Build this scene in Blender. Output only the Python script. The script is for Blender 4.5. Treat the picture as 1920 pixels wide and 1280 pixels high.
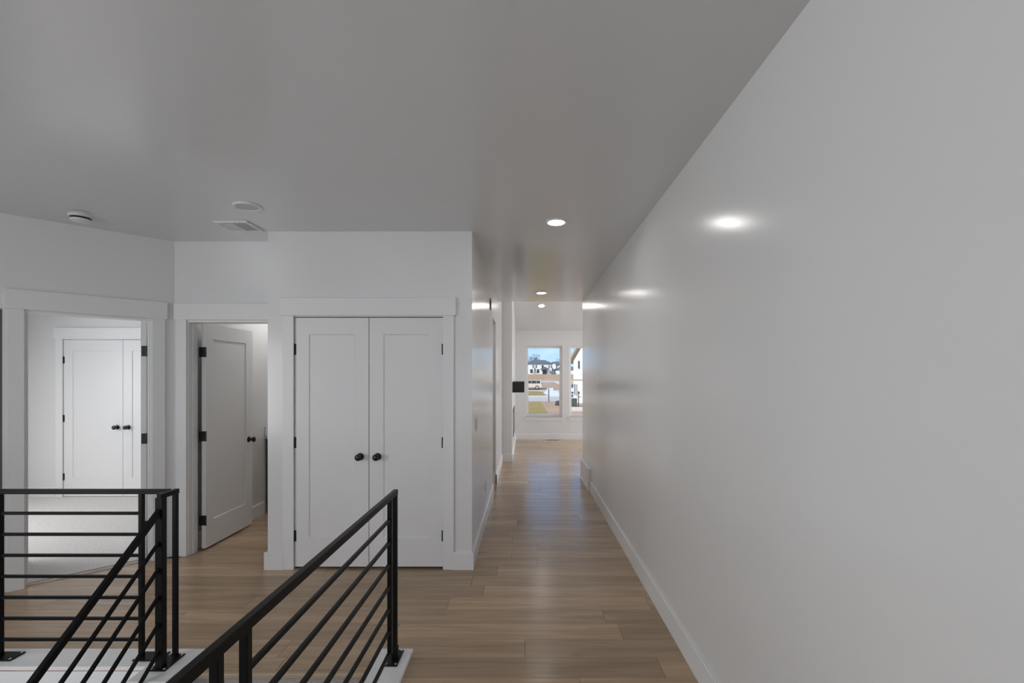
import bpy, bmesh, math, random
from mathutils import Vector, Matrix
random.seed(7)
for o in list(bpy.data.objects):
    bpy.data.objects.remove(o)
SC = bpy.context.scene
COL = SC.collection
R = math.radians

# ------------------------------------------------------------------ camera
EYE = 1.558
cd = bpy.data.cameras.new('camera')
cam = bpy.data.objects.new('camera', cd); COL.objects.link(cam)
cam.location = (0, 0, EYE); cam.rotation_euler = (R(90), 0, 0)
cd.sensor_width = 36; cd.lens = 900 / 1920 * 36
cd.shift_x = -25 / 1920; cd.shift_y = 68 / 1920
cd.clip_start = 0.05; cd.clip_end = 2000
SC.camera = cam
SC.view_settings.view_transform = 'Standard'; SC.view_settings.look = 'None'
SC.view_settings.gamma = 1; SC.view_settings.use_curve_mapping = False
SC.view_settings.exposure = 0.06
SC.cycles.use_denoising = True
SC.cycles.max_bounces = 10; SC.cycles.diffuse_bounces = 7; SC.cycles.glossy_bounces = 5
SC.cycles.transparent_max_bounces = 12
SC.cycles.sample_clamp_indirect = 6

# ------------------------------------------------------------------ world: pale blue sky with soft cloud
w = bpy.data.worlds.new('sky'); SC.world = w; w.use_nodes = True
nt = w.node_tree; nt.nodes.clear()
out = nt.nodes.new('ShaderNodeOutputWorld'); bg = nt.nodes.new('ShaderNodeBackground')
tc = nt.nodes.new('ShaderNodeTexCoord'); sep = nt.nodes.new('ShaderNodeSeparateXYZ')
rmp = nt.nodes.new('ShaderNodeValToRGB'); noi = nt.nodes.new('ShaderNodeTexNoise')
mp = nt.nodes.new('ShaderNodeMapping'); mp.inputs['Scale'].default_value = (7, 7, 22)
r2 = nt.nodes.new('ShaderNodeValToRGB'); mix = nt.nodes.new('ShaderNodeMixRGB')
L = nt.links.new
L(tc.outputs['Generated'], sep.inputs[0]); L(sep.outputs['Z'], rmp.inputs[0])
rmp.color_ramp.elements[0].position = 0.0; rmp.color_ramp.elements[0].color = (0.46, 0.68, 1.0, 1)
rmp.color_ramp.elements[1].position = 0.25; rmp.color_ramp.elements[1].color = (0.22, 0.45, 0.92, 1)
L(tc.outputs['Generated'], mp.inputs[0]); L(mp.outputs[0], noi.inputs['Vector'])
noi.inputs['Scale'].default_value = 1.0; noi.inputs['Detail'].default_value = 4
L(noi.outputs['Fac'], r2.inputs[0])
r2.color_ramp.elements[0].position = 0.5; r2.color_ramp.elements[0].color = (0, 0, 0, 1)
r2.color_ramp.elements[1].position = 0.8; r2.color_ramp.elements[1].color = (.6, .6, .6, 1)
L(r2.outputs[0], mix.inputs[0]); L(rmp.outputs[0], mix.inputs[1]); mix.inputs[2].default_value = (0.85, 0.92, 1.0, 1)
L(mix.outputs[0], bg.inputs[0]); bg.inputs[1].default_value = 1.3
L(bg.outputs[0], out.inputs[0])

# ------------------------------------------------------------------ lights
sd = bpy.data.lights.new('sun', 'SUN'); sd.energy = 5.2; sd.angle = R(1.0); sd.color = (1, .94, .86)
sun = bpy.data.objects.new('sun', sd); COL.objects.link(sun)
sun.rotation_euler = Vector((0.55, 0.62, -0.62)).to_track_quat('-Z', 'Y').to_euler()

def area(name, loc, aim, sx, sy, power, color=(1, 1, 1)):
    d = bpy.data.lights.new(name, 'AREA'); d.shape = 'RECTANGLE'; d.size = sx; d.size_y = sy
    d.energy = power; d.color = color
    o = bpy.data.objects.new(name, d); COL.objects.link(o); o.location = loc
    o.rotation_euler = (Vector(aim) - Vector(loc)).to_track_quat('-Z', 'Y').to_euler()
    return o
# added area lamps in place of daylight, each set in an unseen window opening
area('daylight_hall_window_a', (-3.4, -4.95, 1.1), (-3.4, 0, 1.0), 1.9, 2.0, 13, (1, .975, .93))
area('daylight_hall_window_b', (-0.9, -4.95, 1.1), (-0.9, 0, 1.0), 1.9, 2.0, 13, (1, .975, .93))
area('daylight_side_window', (-5.0, -.9, 1.35), (0, -.9, 1.2), 2.4, 1.9, 90, (1, .975, .93))
area('daylight_bedroom_window', (-6.44, 3.9, 1.5), (-4.6, 4.3, 0.2), 1.4, 1.3, 46)
area('fill_far_window', (3.35, 12.05, 1.5), (2.0, 8.0, 0.2), .85, 1.7, 58, (1, .99, .97))  # fill lamp added in the hidden third window to brighten the living room
area('fill_living_window', (4.95, 9.8, 1.6), (1.6, 9.8, 0), 2.6, 1.7, 62)  # fill lamp added with an unseen side window to light the living room

# ------------------------------------------------------------------ materials
def mat(name, col, rough=0.5, spec=0.5, metal=0.0, bump=None, var=None, coat=0):
    m = bpy.data.materials.new(name); m.use_nodes = True
    n = m.node_tree; b = n.nodes['Principled BSDF']
    b.inputs['Base Color'].default_value = (*col, 1); b.inputs['Roughness'].default_value = rough
    b.inputs['Specular IOR Level'].default_value = spec; b.inputs['Metallic'].default_value = metal
    if coat: b.inputs['Coat Weight'].default_value = coat
    geo = n.nodes.new('ShaderNodeNewGeometry')
    if var:                                             # (scale, second colour, detail)
        t = n.nodes.new('ShaderNodeTexNoise'); t.inputs['Scale'].default_value = var[0]
        t.inputs['Detail'].default_value = var[2] if len(var) > 2 else 3
        mx = n.nodes.new('ShaderNodeMixRGB'); cr = n.nodes.new('ShaderNodeValToRGB')
        cr.color_ramp.elements[0].position = .35; cr.color_ramp.elements[1].position = .65
        n.links.new(geo.outputs['Position'], t.inputs['Vector']); n.links.new(t.outputs['Fac'], cr.inputs[0])
        n.links.new(cr.outputs[0], mx.inputs[0])
        mx.inputs[1].default_value = (*col, 1); mx.inputs[2].default_value = (*var[1], 1)
        n.links.new(mx.outputs[0], b.inputs['Base Color'])
    if bump:                                            # (scale, strength, detail, distance)
        t = n.nodes.new('ShaderNodeTexNoise'); t.inputs['Scale'].default_value = bump[0]
        t.inputs['Detail'].default_value = bump[2]
        n.links.new(geo.outputs['Position'], t.inputs['Vector'])
        bp = n.nodes.new('ShaderNodeBump'); bp.inputs['Strength'].default_value = bump[1]
        bp.inputs['Distance'].default_value = bump[3]
        n.links.new(t.outputs['Fac'], bp.inputs['Height']); n.links.new(bp.outputs[0], b.inputs['Normal'])
    return m

def emit(name, col, s):
    m = bpy.data.materials.new(name); m.use_nodes = True
    b = m.node_tree.nodes['Principled BSDF']
    b.inputs['Base Color'].default_value = (.8, .8, .8, 1)
    b.inputs['Emission Color'].default_value = (*col, 1); b.inputs['Emission Strength'].default_value = s
    return m

def glass(name, tint=(0.96, 0.98, 0.97)):
    m = bpy.data.materials.new(name); m.use_nodes = True
    n = m.node_tree; n.nodes.clear()
    o = n.nodes.new('ShaderNodeOutputMaterial'); t = n.nodes.new('ShaderNodeBsdfTransparent')
    g = n.nodes.new('ShaderNodeBsdfGlossy'); f = n.nodes.new('ShaderNodeFresnel'); x = n.nodes.new('ShaderNodeMixShader')
    t.inputs[0].default_value = (*tint, 1); g.inputs['Roughness'].default_value = 0.02; f.inputs[0].default_value = 1.45
    n.links.new(f.outputs[0], x.inputs[0]); n.links.new(t.outputs[0], x.inputs[1]); n.links.new(g.outputs[0], x.inputs[2])
    n.links.new(x.outputs[0], o.inputs[0])
    return m

def wood_mat(name, c1, c2, c3, rough):
    m = bpy.data.materials.new(name); m.use_nodes = True
    n = m.node_tree; b = n.nodes['Principled BSDF']; K = n.links.new
    geo = n.nodes.new('ShaderNodeNewGeometry'); oi = n.nodes.new('ShaderNodeObjectInfo')
    add = n.nodes.new('ShaderNodeMath'); add.operation = 'ADD'
    K(geo.outputs['Random Per Island'], add.inputs[0]); K(oi.outputs['Random'], add.inputs[1])
    fr = n.nodes.new('ShaderNodeMath'); fr.operation = 'FRACT'; K(add.outputs[0], fr.inputs[0])
    cmb = n.nodes.new('ShaderNodeCombineXYZ')
    ml = n.nodes.new('ShaderNodeMath'); ml.operation = 'MULTIPLY'; ml.inputs[1].default_value = 37.0; K(fr.outputs[0], ml.inputs[0])
    K(ml.outputs[0], cmb.inputs[0]); K(ml.outputs[0], cmb.inputs[2])
    va = n.nodes.new('ShaderNodeVectorMath'); va.operation = 'ADD'; K(geo.outputs['Position'], va.inputs[0]); K(cmb.outputs[0], va.inputs[1])
    mp = n.nodes.new('ShaderNodeMapping'); mp.inputs['Scale'].default_value = (.8, 8, 1); K(va.outputs[0], mp.inputs[0])
    t1 = n.nodes.new('ShaderNodeTexNoise'); t1.inputs['Scale'].default_value = 1.6; t1.inputs['Detail'].default_value = 6
    t1.inputs['Distortion'].default_value = 0.7; K(mp.outputs[0], t1.inputs['Vector'])
    mp2 = n.nodes.new('ShaderNodeMapping'); mp2.inputs['Scale'].default_value = (3, 90, 1); K(va.outputs[0], mp2.inputs[0])
    t2 = n.nodes.new('ShaderNodeTexNoise'); t2.inputs['Scale'].default_value = 1.0; t2.inputs['Detail'].default_value = 3; K(mp2.outputs[0], t2.inputs['Vector'])
    cr = n.nodes.new('ShaderNodeValToRGB'); K(t1.outputs['Fac'], cr.inputs[0])
    e = cr.color_ramp.elements; e[0].position = .3; e[0].color = (*c1, 1); e[1].position = .72; e[1].color = (*c3, 1)
    k = e.new(.5); k.color = (*c2, 1)
    # fine grain
    mg = n.nodes.new('ShaderNodeMixRGB'); mg.blend_type = 'MULTIPLY'; mg.inputs[0].default_value = .35
    cg = n.nodes.new('ShaderNodeValToRGB'); K(t2.outputs['Fac'], cg.inputs[0])
    cg.color_ramp.elements[0].position = .3; cg.color_ramp.elements[0].color = (.62, .6, .58, 1); cg.color_ramp.elements[1].position = .6
    K(cr.outputs[0], mg.inputs[1]); K(cg.outputs[0], mg.inputs[2])
    # tone per plank
    hs = n.nodes.new('ShaderNodeHueSaturation'); mr = n.nodes.new('ShaderNodeMapRange')
    mr.inputs['To Min'].default_value = .84; mr.inputs['To Max'].default_value = 1.14
    K(fr.outputs[0], mr.inputs[0]); K(mr.outputs[0], hs.inputs['Value']); K(mg.outputs[0], hs.inputs['Color'])
    # knots
    mp3 = n.nodes.new('ShaderNodeMapping'); mp3.inputs['Scale'].default_value = (1.5, 4.5, 1); K(va.outputs[0], mp3.inputs[0])
    vo = n.nodes.new('ShaderNodeTexVoronoi'); vo.inputs['Scale'].default_value = 1.0; K(mp3.outputs[0], vo.inputs['Vector'])
    ck = n.nodes.new('ShaderNodeValToRGB'); ck.color_ramp.elements[0].position = .03; ck.color_ramp.elements[0].color = (.45, .42, .4, 1)
    ck.color_ramp.elements[1].position = .11; K(vo.outputs['Distance'], ck.inputs[0])
    mk = n.nodes.new('ShaderNodeMixRGB'); mk.blend_type = 'MULTIPLY'; mk.inputs[0].default_value = .6
    K(hs.outputs[0], mk.inputs[1]); K(ck.outputs[0], mk.inputs[2])
    K(mk.outputs[0], b.inputs['Base Color'])
    b.inputs['Roughness'].default_value = rough; b.inputs['Specular IOR Level'].default_value = .42
    bp = n.nodes.new('ShaderNodeBump'); bp.inputs['Strength'].default_value = .12; bp.inputs['Distance'].default_value = .002
    K(t2.outputs['Fac'], bp.inputs['Height']); K(bp.outputs[0], b.inputs['Normal'])
    return m

M = {}
M['wall'] = mat('white_wall_paint', (.785, .785, .782), .2, .5, bump=(38, .11, 3, .002))
M['ceil'] = mat('white_ceiling_paint', (.69, .70, .71), .17, .5, bump=(15, .3, 3, .004))
M['trim'] = mat('white_trim_paint', (.83, .83, .83), .33, .5)
M['door'] = mat('white_door_paint', (.81, .81, .81), .38, .5)
M['black'] = mat('black_powder_coat', (.004, .004, .0042), .36, .16)
M['hard'] = mat('black_hardware', (.01, .01, .01), .32, .5)
M['screw'] = mat('bright_screw_steel', (.7, .7, .7), .25, .5, 1.0)
M['wood'] = wood_mat('oak_plank_vinyl', (.39, .27, .17), (.465, .33, .212), (.54, .395, .26), .22)
M['sub'] = mat('dark_subfloor', (.06, .045, .035), .8)
M['carpet'] = mat('grey_loop_carpet', (.80, .77, .74), .95, .1, bump=(260, .5, 2, .005), var=(70, (.64, .61, .59), 4))
M['stair_carpet'] = mat('grey_stair_carpet', (.36, .33, .32), .95, .1, bump=(260, .9, 2, .006), var=(160, (.56, .53, .52), 4))
M['nosing'] = mat('oak_nosing', (.42, .32, .22), .4)
M['strip'] = mat('reddish_strip', (.32, .19, .13), .5)
M['plastic'] = mat('white_plastic', (.78, .78, .78), .4)
M['grille'] = mat('white_grille_metal', (.82, .82, .82), .4)
M['darkslot'] = mat('dark_slot', (.03, .03, .03), .7)
M['duct'] = mat('grey_duct', (.34, .34, .34), .7)
M['lamp'] = emit('lit_lamp_lens', (1, .98, .96), 62)
M['lampoff'] = mat('frosted_lens', (.6, .6, .6), .5)
M['mantel'] = mat('charcoal_mantel', (.018, .018, .018), .5)
M['vinyl'] = mat('white_vinyl_frame', (.86, .86, .86), .35)
M['glass'] = glass('window_glass')
M['vanity'] = mat('grey_vanity_paint', (.10, .10, .105), .45)
M['counter'] = mat('white_quartz', (.75, .75, .75), .25, var=(30, (.6, .6, .61)))
M['dkrecess'] = mat('unlit_recess_tone', (.12, .12, .12), .5)  # dark colour stands in for shade inside the recess
M['house_w'] = mat('white_siding', (.66, .67, .67), .7)
M['house_c'] = mat('cream_siding', (.66, .64, .61), .7)
M['roof'] = mat('charcoal_shingle', (.085, .09, .11), .9, var=(3, (.12, .12, .13)))
M['roof_r'] = mat('brown_shingle', (.16, .09, .075), .9)
M['soffit'] = mat('taupe_fascia', (.36, .32, .27), .6)
M['hwin'] = mat('dark_window_glass', (.03, .04, .045), .15)
M['hpale'] = mat('pale_window_glass', (.42, .50, .47), .2)
M['shutter'] = mat('dark_green_shutter', (.06, .10, .08), .6)
M['field'] = mat('dry_brown_field', (.44, .27, .15), .95, .1, var=(.06, (.36, .22, .13), 5))
M['dirt'] = mat('bare_dirt', (.42, .27, .17), .95, .1, var=(.5, (.33, .22, .14), 5))
M['grassm'] = mat('dormant_grass', (.34, .225, .085), .95, .1, var=(.7, (.27, .19, .07), 5))
M['road'] = mat('pale_asphalt', (.46, .405, .36), .9, var=(.3, (.42, .37, .33)))
M['conc'] = mat('pale_concrete', (.58, .50, .41), .85)
M['concw'] = mat('white_concrete', (.62, .585, .54), .85)
M['suv'] = mat('tan_car_paint', (.62, .53, .44), .3, coat=.5)
M['carw'] = mat('white_car_paint', (.8, .8, .8), .3, coat=.5)
M['tyre'] = mat('tyre_rubber', (.02, .02, .02), .8)
M['rim'] = mat('alloy_rim', (.6, .6, .6), .35, .5, .8)
M['red'] = mat('red_tail_lamp', (.35, .02, .02), .3)
M['bark'] = mat('grey_bark', (.10, .08, .07), .9)
M['leaf'] = mat('dark_green_leaf', (.035, .06, .03), .7)
M['post'] = mat('dark_post_metal', (.05, .045, .045), .6)
M['box'] = mat('dark_green_box', (.045, .055, .05), .5)
M['redpost'] = mat('red_stake', (.5, .09, .06), .6)
M['steel'] = mat('grey_steel', (.4, .4, .4), .4, .5, .6)

# ------------------------------------------------------------------ mesh helpers
def box(bm, lo, hi, T=None, bev=0.0, seg=1):
    x0, y0, z0 = lo; x1, y1, z1 = hi
    vs = [bm.verts.new(p) for p in ((x0, y0, z0), (x1, y0, z0), (x1, y1, z0), (x0, y1, z0), (x0, y0, z1), (x1, y0, z1), (x1, y1, z1), (x0, y1, z1))]
    fs = [bm.faces.new([vs[i] for i in f]) for f in ((3, 2, 1, 0), (4, 5, 6, 7), (0, 1, 5, 4), (1, 2, 6, 5), (2, 3, 7, 6), (3, 0, 4, 7))]
    if T is not None: bmesh.ops.transform(bm, matrix=T, verts=vs)
    if bev:
        es = list({e for f in fs for e in f.edges})
        bmesh.ops.bevel(bm, geom=es, offset=bev, segments=seg, affect='EDGES', profile=0.5)

def prism(bm, pts, a, b, fn):
    """pts: outline in 2-D; fn(u, v, t) -> 3-D point; extruded between t=a and t=b"""
    A = [bm.verts.new(fn(u, v, a)) for u, v in pts]; B = [bm.verts.new(fn(u, v, b)) for u, v in pts]
    n = len(pts)
    bm.faces.new(A); bm.faces.new(B[::-1])
    for i in range(n):
        bm.faces.new((A[i], B[i], B[(i + 1) % n], A[(i + 1) % n]))
    bmesh.ops.recalc_face_normals(bm, faces=bm.faces[:])

def lathe(bm, prof, T, seg=24, caps=True):
    rings = []
    for r, z in prof:
        rings.append([bm.verts.new(T @ Vector((r * math.cos(2 * math.pi * i / seg), r * math.sin(2 * math.pi * i / seg), z))) for i in range(seg)])
    for a, b in zip(rings, rings[1:]):
        for i in range(seg):
            bm.faces.new((a[i], a[(i + 1) % seg], b[(i + 1) % seg], b[i]))
    if caps:
        bm.faces.new(rings[0][::-1]); bm.faces.new(rings[-1])

def tube(bm, p, q, r0, r1, seg=5):
    p, q = Vector(p), Vector(q); d = (q - p)
    T = Matrix.Translation(p) @ d.to_track_quat('Z', 'Y').to_matrix().to_4x4()
    lathe(bm, [(r0, 0), (r1, d.length)], T, seg)

def bar(bm, p, q, w, h, bev=0.002):
    """rectangular bar from p to q; w sideways, h upright"""
    p, q = Vector(p), Vector(q); d = q - p
    up = Vector((0, 0, 1)) if abs(d.normalized().z) < .99 else Vector((0, 1, 0))
    y = d.normalized(); x = y.cross(up).normalized(); z = x.cross(y)
    T = Matrix(((x.x, y.x, z.x, p.x), (x.y, y.y, z.y, p.y), (x.z, y.z, z.z, p.z), (0, 0, 0, 1)))
    box(bm, (-w / 2, 0, -h / 2), (w / 2, d.length, h / 2), T, bev)

W = {}
def org(o):
    return W[o.name]

def link(name, data, loc, parent):
    o = bpy.data.objects.new(name, data); COL.objects.link(o)
    loc = Vector(loc); W[o.name] = loc
    if parent is not None:
        o.parent = parent; o.location = loc - W[parent.name]
    else:
        o.location = loc
    return o

def obj(name, bm, m, parent=None, smooth=False, label=None):
    bm.verts.ensure_lookup_table()
    xs = [v.co for v in bm.verts]
    lo = Vector((min(c.x for c in xs), min(c.y for c in xs), min(c.z for c in xs)))
    hi = Vector((max(c.x for c in xs), max(c.y for c in xs), max(c.z for c in xs)))
    c = Vector(((lo.x + hi.x) / 2, (lo.y + hi.y) / 2, lo.z))
    bmesh.ops.translate(bm, vec=-c, verts=bm.verts[:])
    me = bpy.data.meshes.new(name); bm.to_mesh(me); bm.free()
    me.materials.append(M[m])
    if smooth:
        for p in me.polygons: p.use_smooth = True
        try: me.set_sharp_from_angle(angle=R(35))
        except Exception: pass
    o = link(name, me, c, parent)
    if label: o['label'] = label
    return o

def dup(o, delta, parent, keep=True):
    c = o.copy(); COL.objects.link(c)
    W[c.name] = W[o.name] + Vector(delta)
    c.parent = parent
    c.location = W[c.name] - (W[parent.name] if parent else Vector((0, 0, 0)))
    return c

def tag(o, label, cat, group=None, kind=None):
    o['label'] = label; o['category'] = cat
    if group: o['group'] = group
    if kind: o['kind'] = kind
    return o

def thing(name, label, cat, loc, group=None, kind=None):
    return tag(link(name, None, loc, None), label, cat, group, kind)

def struct(o, label=None):
    o['kind'] = 'structure'
    if label: o['label'] = label
    return o
NB = bmesh.new

# ------------------------------------------------------------------ walls
TH = 0.12
def wframe(p0, p1):
    p0, p1 = Vector((*p0, 0)), Vector((*p1, 0)); d = (p1 - p0); Ln = d.length; d.normalize()
    n = Vector((d.y, -d.x, 0))                       # towards the viewer's side
    T = Matrix(((d.x, n.x, 0, p0.x), (d.y, n.y, 0, p0.y), (0, 0, 1, 0), (0, 0, 0, 1)))
    return T, Ln                                     # local x = along, y = out of the wall, z = up
def wall(name, p0, p1, ops=(), z0=0.0, z1=2.75, th=TH, m='wall', label=None):
    T, Ln = wframe(p0, p1); bm = NB()
    xs = sorted({0, Ln, *[a for o in ops for a in o[:2]]}); 
    for a, b in zip(xs, xs[1:]):
        if b - a < 1e-5: continue
        mid = (a + b) / 2; hole = [o for o in ops if o[0] < mid < o[1]]
        if not hole: box(bm, (a, -th, z0), (b, 0, z1), T)
        else:
            h = hole[0]
            if h[2] > z0 + 1e-4: box(bm, (a, -th, z0), (b, 0, h[2]), T)
            if h[3] < z1 - 1e-4: box(bm, (a, -th, h[3]), (b, 0, z1), T)
    return struct(obj(name, bm, m), label)

HEAD = 2.055
A = Vector((-3.07, 4.2)); LA = 2.8
A0 = (A.x - LA * .70711, A.y - LA * .70711)
CY = 3.913                 # closet front
wall('wall_right', (.9, 7.55), (.9, -5), label='long white right wall of the hallway')
wall('wall_closet', (-2.10, CY), (-.435, CY), [(2.10 - 1.887, 2.10 - .665, 0, HEAD)], label='white wall around the double closet doors')
wall('wall_closet_side', (-2.10, 4.2), (-2.10, CY + TH), label='short white closet side wall in the nook')
wall('wall_hallway_left', (-.435, CY + TH), (-.435, 8.94), [(6.42 - CY - TH, 7.06 - CY - TH, 0, 2.36)], label='white left wall of the hallway')
wall('wall_nook', (-3.07, 4.2), (-1.98, 4.2), [(.11, .87, 0, HEAD)], label='white wall holding the bathroom door')
wall('wall_angled', A0, tuple(A), [(LA - 1.80, LA - 1.02, 0, 2.06), (LA - .912, LA - .152, 0, HEAD)], label='white angled wall holding the bedroom doorway')
wall('wall_left', (-5.05, -5), (-5.05, 2.22), [(2.9, 5.3, .4, 2.3)], label='white left wall of the stair hall')
wall('wall_back', (1.02, -5), (-5.17, -5), [(1.02 - .05, 1.02 + 1.85, .1, 2.1), (1.02 + 2.45, 1.02 + 4.35, .1, 2.1)], label='white wall with windows behind the viewer')
# bathroom, closet interiors, passage
wall('wall_bathroom_left', (-3.0, 4.32), (-3.0, 6.24), label='white left wall of the bathroom')
wall('wall_bathroom_back', (-3.0, 6.2), (-.555, 6.2), th=.1, label='white back wall of the bathroom')
wall('wall_closet_inside', (-.555, 4.65), (-1.98, 4.65), th=.05, label='closet back wall')
wall('wall_closet_return', (-1.98, CY + TH), (-1.98, 4.70), th=.06, label='closet inner side wall')
wall('wall_passage_far', (-2.5, 7.06), (-.555, 7.06), label='white far wall of the side passage')
wall('wall_passage_near', (-.555, 6.42), (-2.5, 6.42), label='white near wall of the side passage')
wall('wall_passage_end', (-2.5, 6.30), (-2.5, 7.18), label='white end wall of the side passage')
# bedroom
wall('wall_bedroom_back', (-6.62, 6.24), (-3.0, 6.24), [(6.62 - 6.01, 6.62 - 4.46, 0, HEAD)], label='bright white bedroom wall around the closet doors')
wall('wall_bedroom_left', (-6.5, 2.1), (-6.5, 6.24), [(1.1, 2.5, .85, 2.2)], label='white left wall of the bedroom')
wall('wall_bedroom_front', (-5.05, 2.22), (-6.5, 2.22), th=.1, label='white front wall of the bedroom')
wall('wall_bedroom_closet', (-6.2, 6.95), (-4.3, 6.95), th=.05, label='bedroom closet back wall')
# recess beside the bedroom doorway; its shade is put into the dark colour
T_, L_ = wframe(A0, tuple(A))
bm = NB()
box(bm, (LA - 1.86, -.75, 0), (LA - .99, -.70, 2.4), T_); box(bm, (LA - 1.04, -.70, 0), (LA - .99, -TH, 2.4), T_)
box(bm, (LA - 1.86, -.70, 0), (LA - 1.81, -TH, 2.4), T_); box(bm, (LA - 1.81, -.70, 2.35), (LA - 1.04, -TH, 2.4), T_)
struct(obj('wall_recess', bm, 'dkrecess'), 'recess left of the bedroom doorway, coloured dark as if unlit')
# living room beyond the hallway
FY = 12.14
WX = [(.013, .931), (1.107, 2.025), (2.9, 3.8)]; WZ = (.573, 2.368)
wall('wall_far', (-.6, FY), (5.12, FY), [(a + .6, b + .6, *WZ) for a, b in WX], th=.16, label='far grey-lit living room wall with tall windows')
wall('wall_fireplace', (-.25, 8.94), (-.25, FY), z1=4.5, th=.3, label='white fireplace wall of the living room')
wall('wall_living_upper', (-.435, 7.18), (-.435, 8.94), z0=2.75, z1=4.5, label='upper left wall of the living room')
wall('wall_living_right', (5.0, FY), (5.0, 7.4), [(FY - 11.2, FY - 8.4, .7, 2.4)], z1=4.5, label='right wall of the living room')
wall('wall_living_near', (5.0, 7.55), (1.02, 7.55), label='near wall of the living room')
wall('wall_beam', (5.12, 7.50), (-.555, 7.50), z0=2.87, z1=4.45, th=.1, label='wall above the hallway end')
# ceilings and floor slabs
bm = NB(); box(bm, (-9.0, -8.2, 2.75), (1.02, 7.5, 2.87)); struct(obj('ceiling', bm, 'ceil'), 'flat white painted ceiling with an added overhang against the sun')  # slab also runs past the outer walls, added to block the sun
bm = NB()
prism(bm, [(FY + .5, 2.75 - .5 * .34), (7.3, 2.75 + (FY - 7.3) * .34), (7.3, 2.87 + (FY - 7.3) * .34), (FY + .5, 2.87 - .5 * .34)], -.7, 5.2, lambda u, v, t: (t, u, v))
struct(obj('ceiling_sloped', bm, 'ceil'), 'sloped white living room ceiling')
bm = NB()
box(bm, (-.83, -5.1, -.25), (1.02, 2.73, -.012)); box(bm, (-5.17, -5.1, -.25), (-.83, -1.3, -.012))
box(bm, (-6.7, 2.57, -.25), (1.02, 7.5, -.012)); box(bm, (-6.7, 2.0, -.25), (-4.8, 2.57, -.012)); box(bm, (-.6, 7.5, -.25), (5.2, FY + .1, -.012))
FLOOR = struct(obj('floor', bm, 'sub'), 'brown oak plank floor')

# ------------------------------------------------------------------ floor planks
PW, PL, GAP = .184, 1.38, .0012
def plank_bm(bm, x0, x1, y0, y1):
    box(bm, (x0 + GAP / 2, y0 + GAP / 2, -.012), (x1 - GAP / 2, y1 - GAP / 2, 0), None, .0012)
def segs(y0, y1):
    ym = (y0 + y1) / 2; S = []
    if ym < -1.3: S.append((-5.05, .9, y0, y1))
    elif ym < 2.45: S.append((-.83, .9, y0, y1))
    elif ym < 4.2:
        ax = -3.07 - (4.2 - y0) - .15
        ya = max(y0, 2.556)
        if ym < CY: S += [(-.83, .9, y0, y1), (ax, -.83, ya, y1)] if y0 < 2.556 else [(ax, .9, y0, y1)]
        else: S += [(ax, -2.0, y0, y1), (-.435, .9, y0, y1)]
    elif ym < 7.5:
        if ym < 6.2: S.append((-3.0, -.56, y0, y1))
        if 6.35 < ym < 7.1: S.append((-2.5, .9, y0, y1))
        else: S.append((-.435, .9, y0, y1))
    else: S.append((-.435, 5.0, y0, y1))
    return S
full = None; stuffbm = NB(); rr = random.Random(3); npl = 0
k0 = int((-5 - 2.492) / PW)
for k in range(k0, 54):
    y0 = 2.492 + PW * k; y1 = min(y0 + PW, FY)
    if y1 - y0 < .02: continue
    for (a, b, ya, yb) in segs(y0, y1):
        x = a - rr.random() * PL * .9
        while x < b:
            u0, u1 = max(x, a), min(x + PL, b); x += PL
            if u1 - u0 < .05: continue
            if ya > 1.4 and ya < 6.0:
                npl += 1
                if abs((u1 - u0) - PL) < 1e-6 and abs(yb - ya - PW) < 1e-6 and full is not None:
                    dup(full, Vector(((u0 + u1) / 2, (ya + yb) / 2, -.012)) - W[full.name], FLOOR)
                else:
                    bm = NB(); plank_bm(bm, u0, u1, ya, yb); o = obj('plank', bm, 'wood', FLOOR)
                    if full is None and abs((u1 - u0) - PL) < 1e-6 and abs(yb - ya - PW) < 1e-6: full = o
            else: plank_bm(stuffbm, u0, u1, ya, yb)
o = obj('far_planks', stuffbm, 'wood', FLOOR); o['kind'] = 'stuff'
# bedroom carpet, cut along the doorway
bm = NB()
off = .06 * .70711
pts = [(-3.07 - off - .0, 4.2 + off), (A0[0] - off, A0[1] + off), (-6.5, 2.22), (-6.5, 6.95), (-3.12, 6.95), (-3.12, 4.2 + off)]
prism(bm, [(-3.13, 4.14 + off), (A0[0] - off, A0[1] + off), (-6.5, A0[1] + off), (-6.5, 6.95), (-3.13, 6.95)], -.012, .012, lambda u, v, t: (u, v, t))
struct(obj('floor_carpet', bm, 'carpet'), 'light grey carpet of the bedroom')
bm = NB(); box(bm, (LA - .91, -.072, 0), (LA - .154, -.048, .014), T_, .003)
struct(obj('trim_threshold', bm, 'strip'), 'thin reddish strip where carpet meets planks')

# ------------------------------------------------------------------ stairwell
CZ = .02                                               # top of the white curb boards
FZ = -2.85
bm = NB()
box(bm, (-.83, -1.42, FZ), (-.71, 2.68, -.25)); struct(obj('wall_stairwell_right', bm, 'wall'), 'white stairwell wall under the right guard')
bm = NB()
box(bm, (-5.05, 2.57, FZ), (-1.83, 2.69, -.0)); box(bm, (-1.83, 2.57, FZ), (-.83, 2.69, -.25))
struct(obj('wall_stairwell_back', bm, 'wall'), 'white stairwell wall under the back guard')
bm = NB(); box(bm, (-5.17, -1.42, FZ), (-.83, -1.30, -.25)); struct(obj('wall_stairwell_near', bm, 'wall'), 'stairwell wall behind the viewer')
bm = NB(); box(bm, (-5.17, -1.3, FZ), (-5.05, 2.57, 0)); struct(obj('wall_stairwell_left', bm, 'wall'), 'left stairwell wall')
bm = NB(); box(bm, (-5.17, -1.42, FZ - .1), (-.71, 2.69, FZ)); struct(obj('floor_lower', bm, 'carpet'), 'carpeted lower floor under the stairs')
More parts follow.
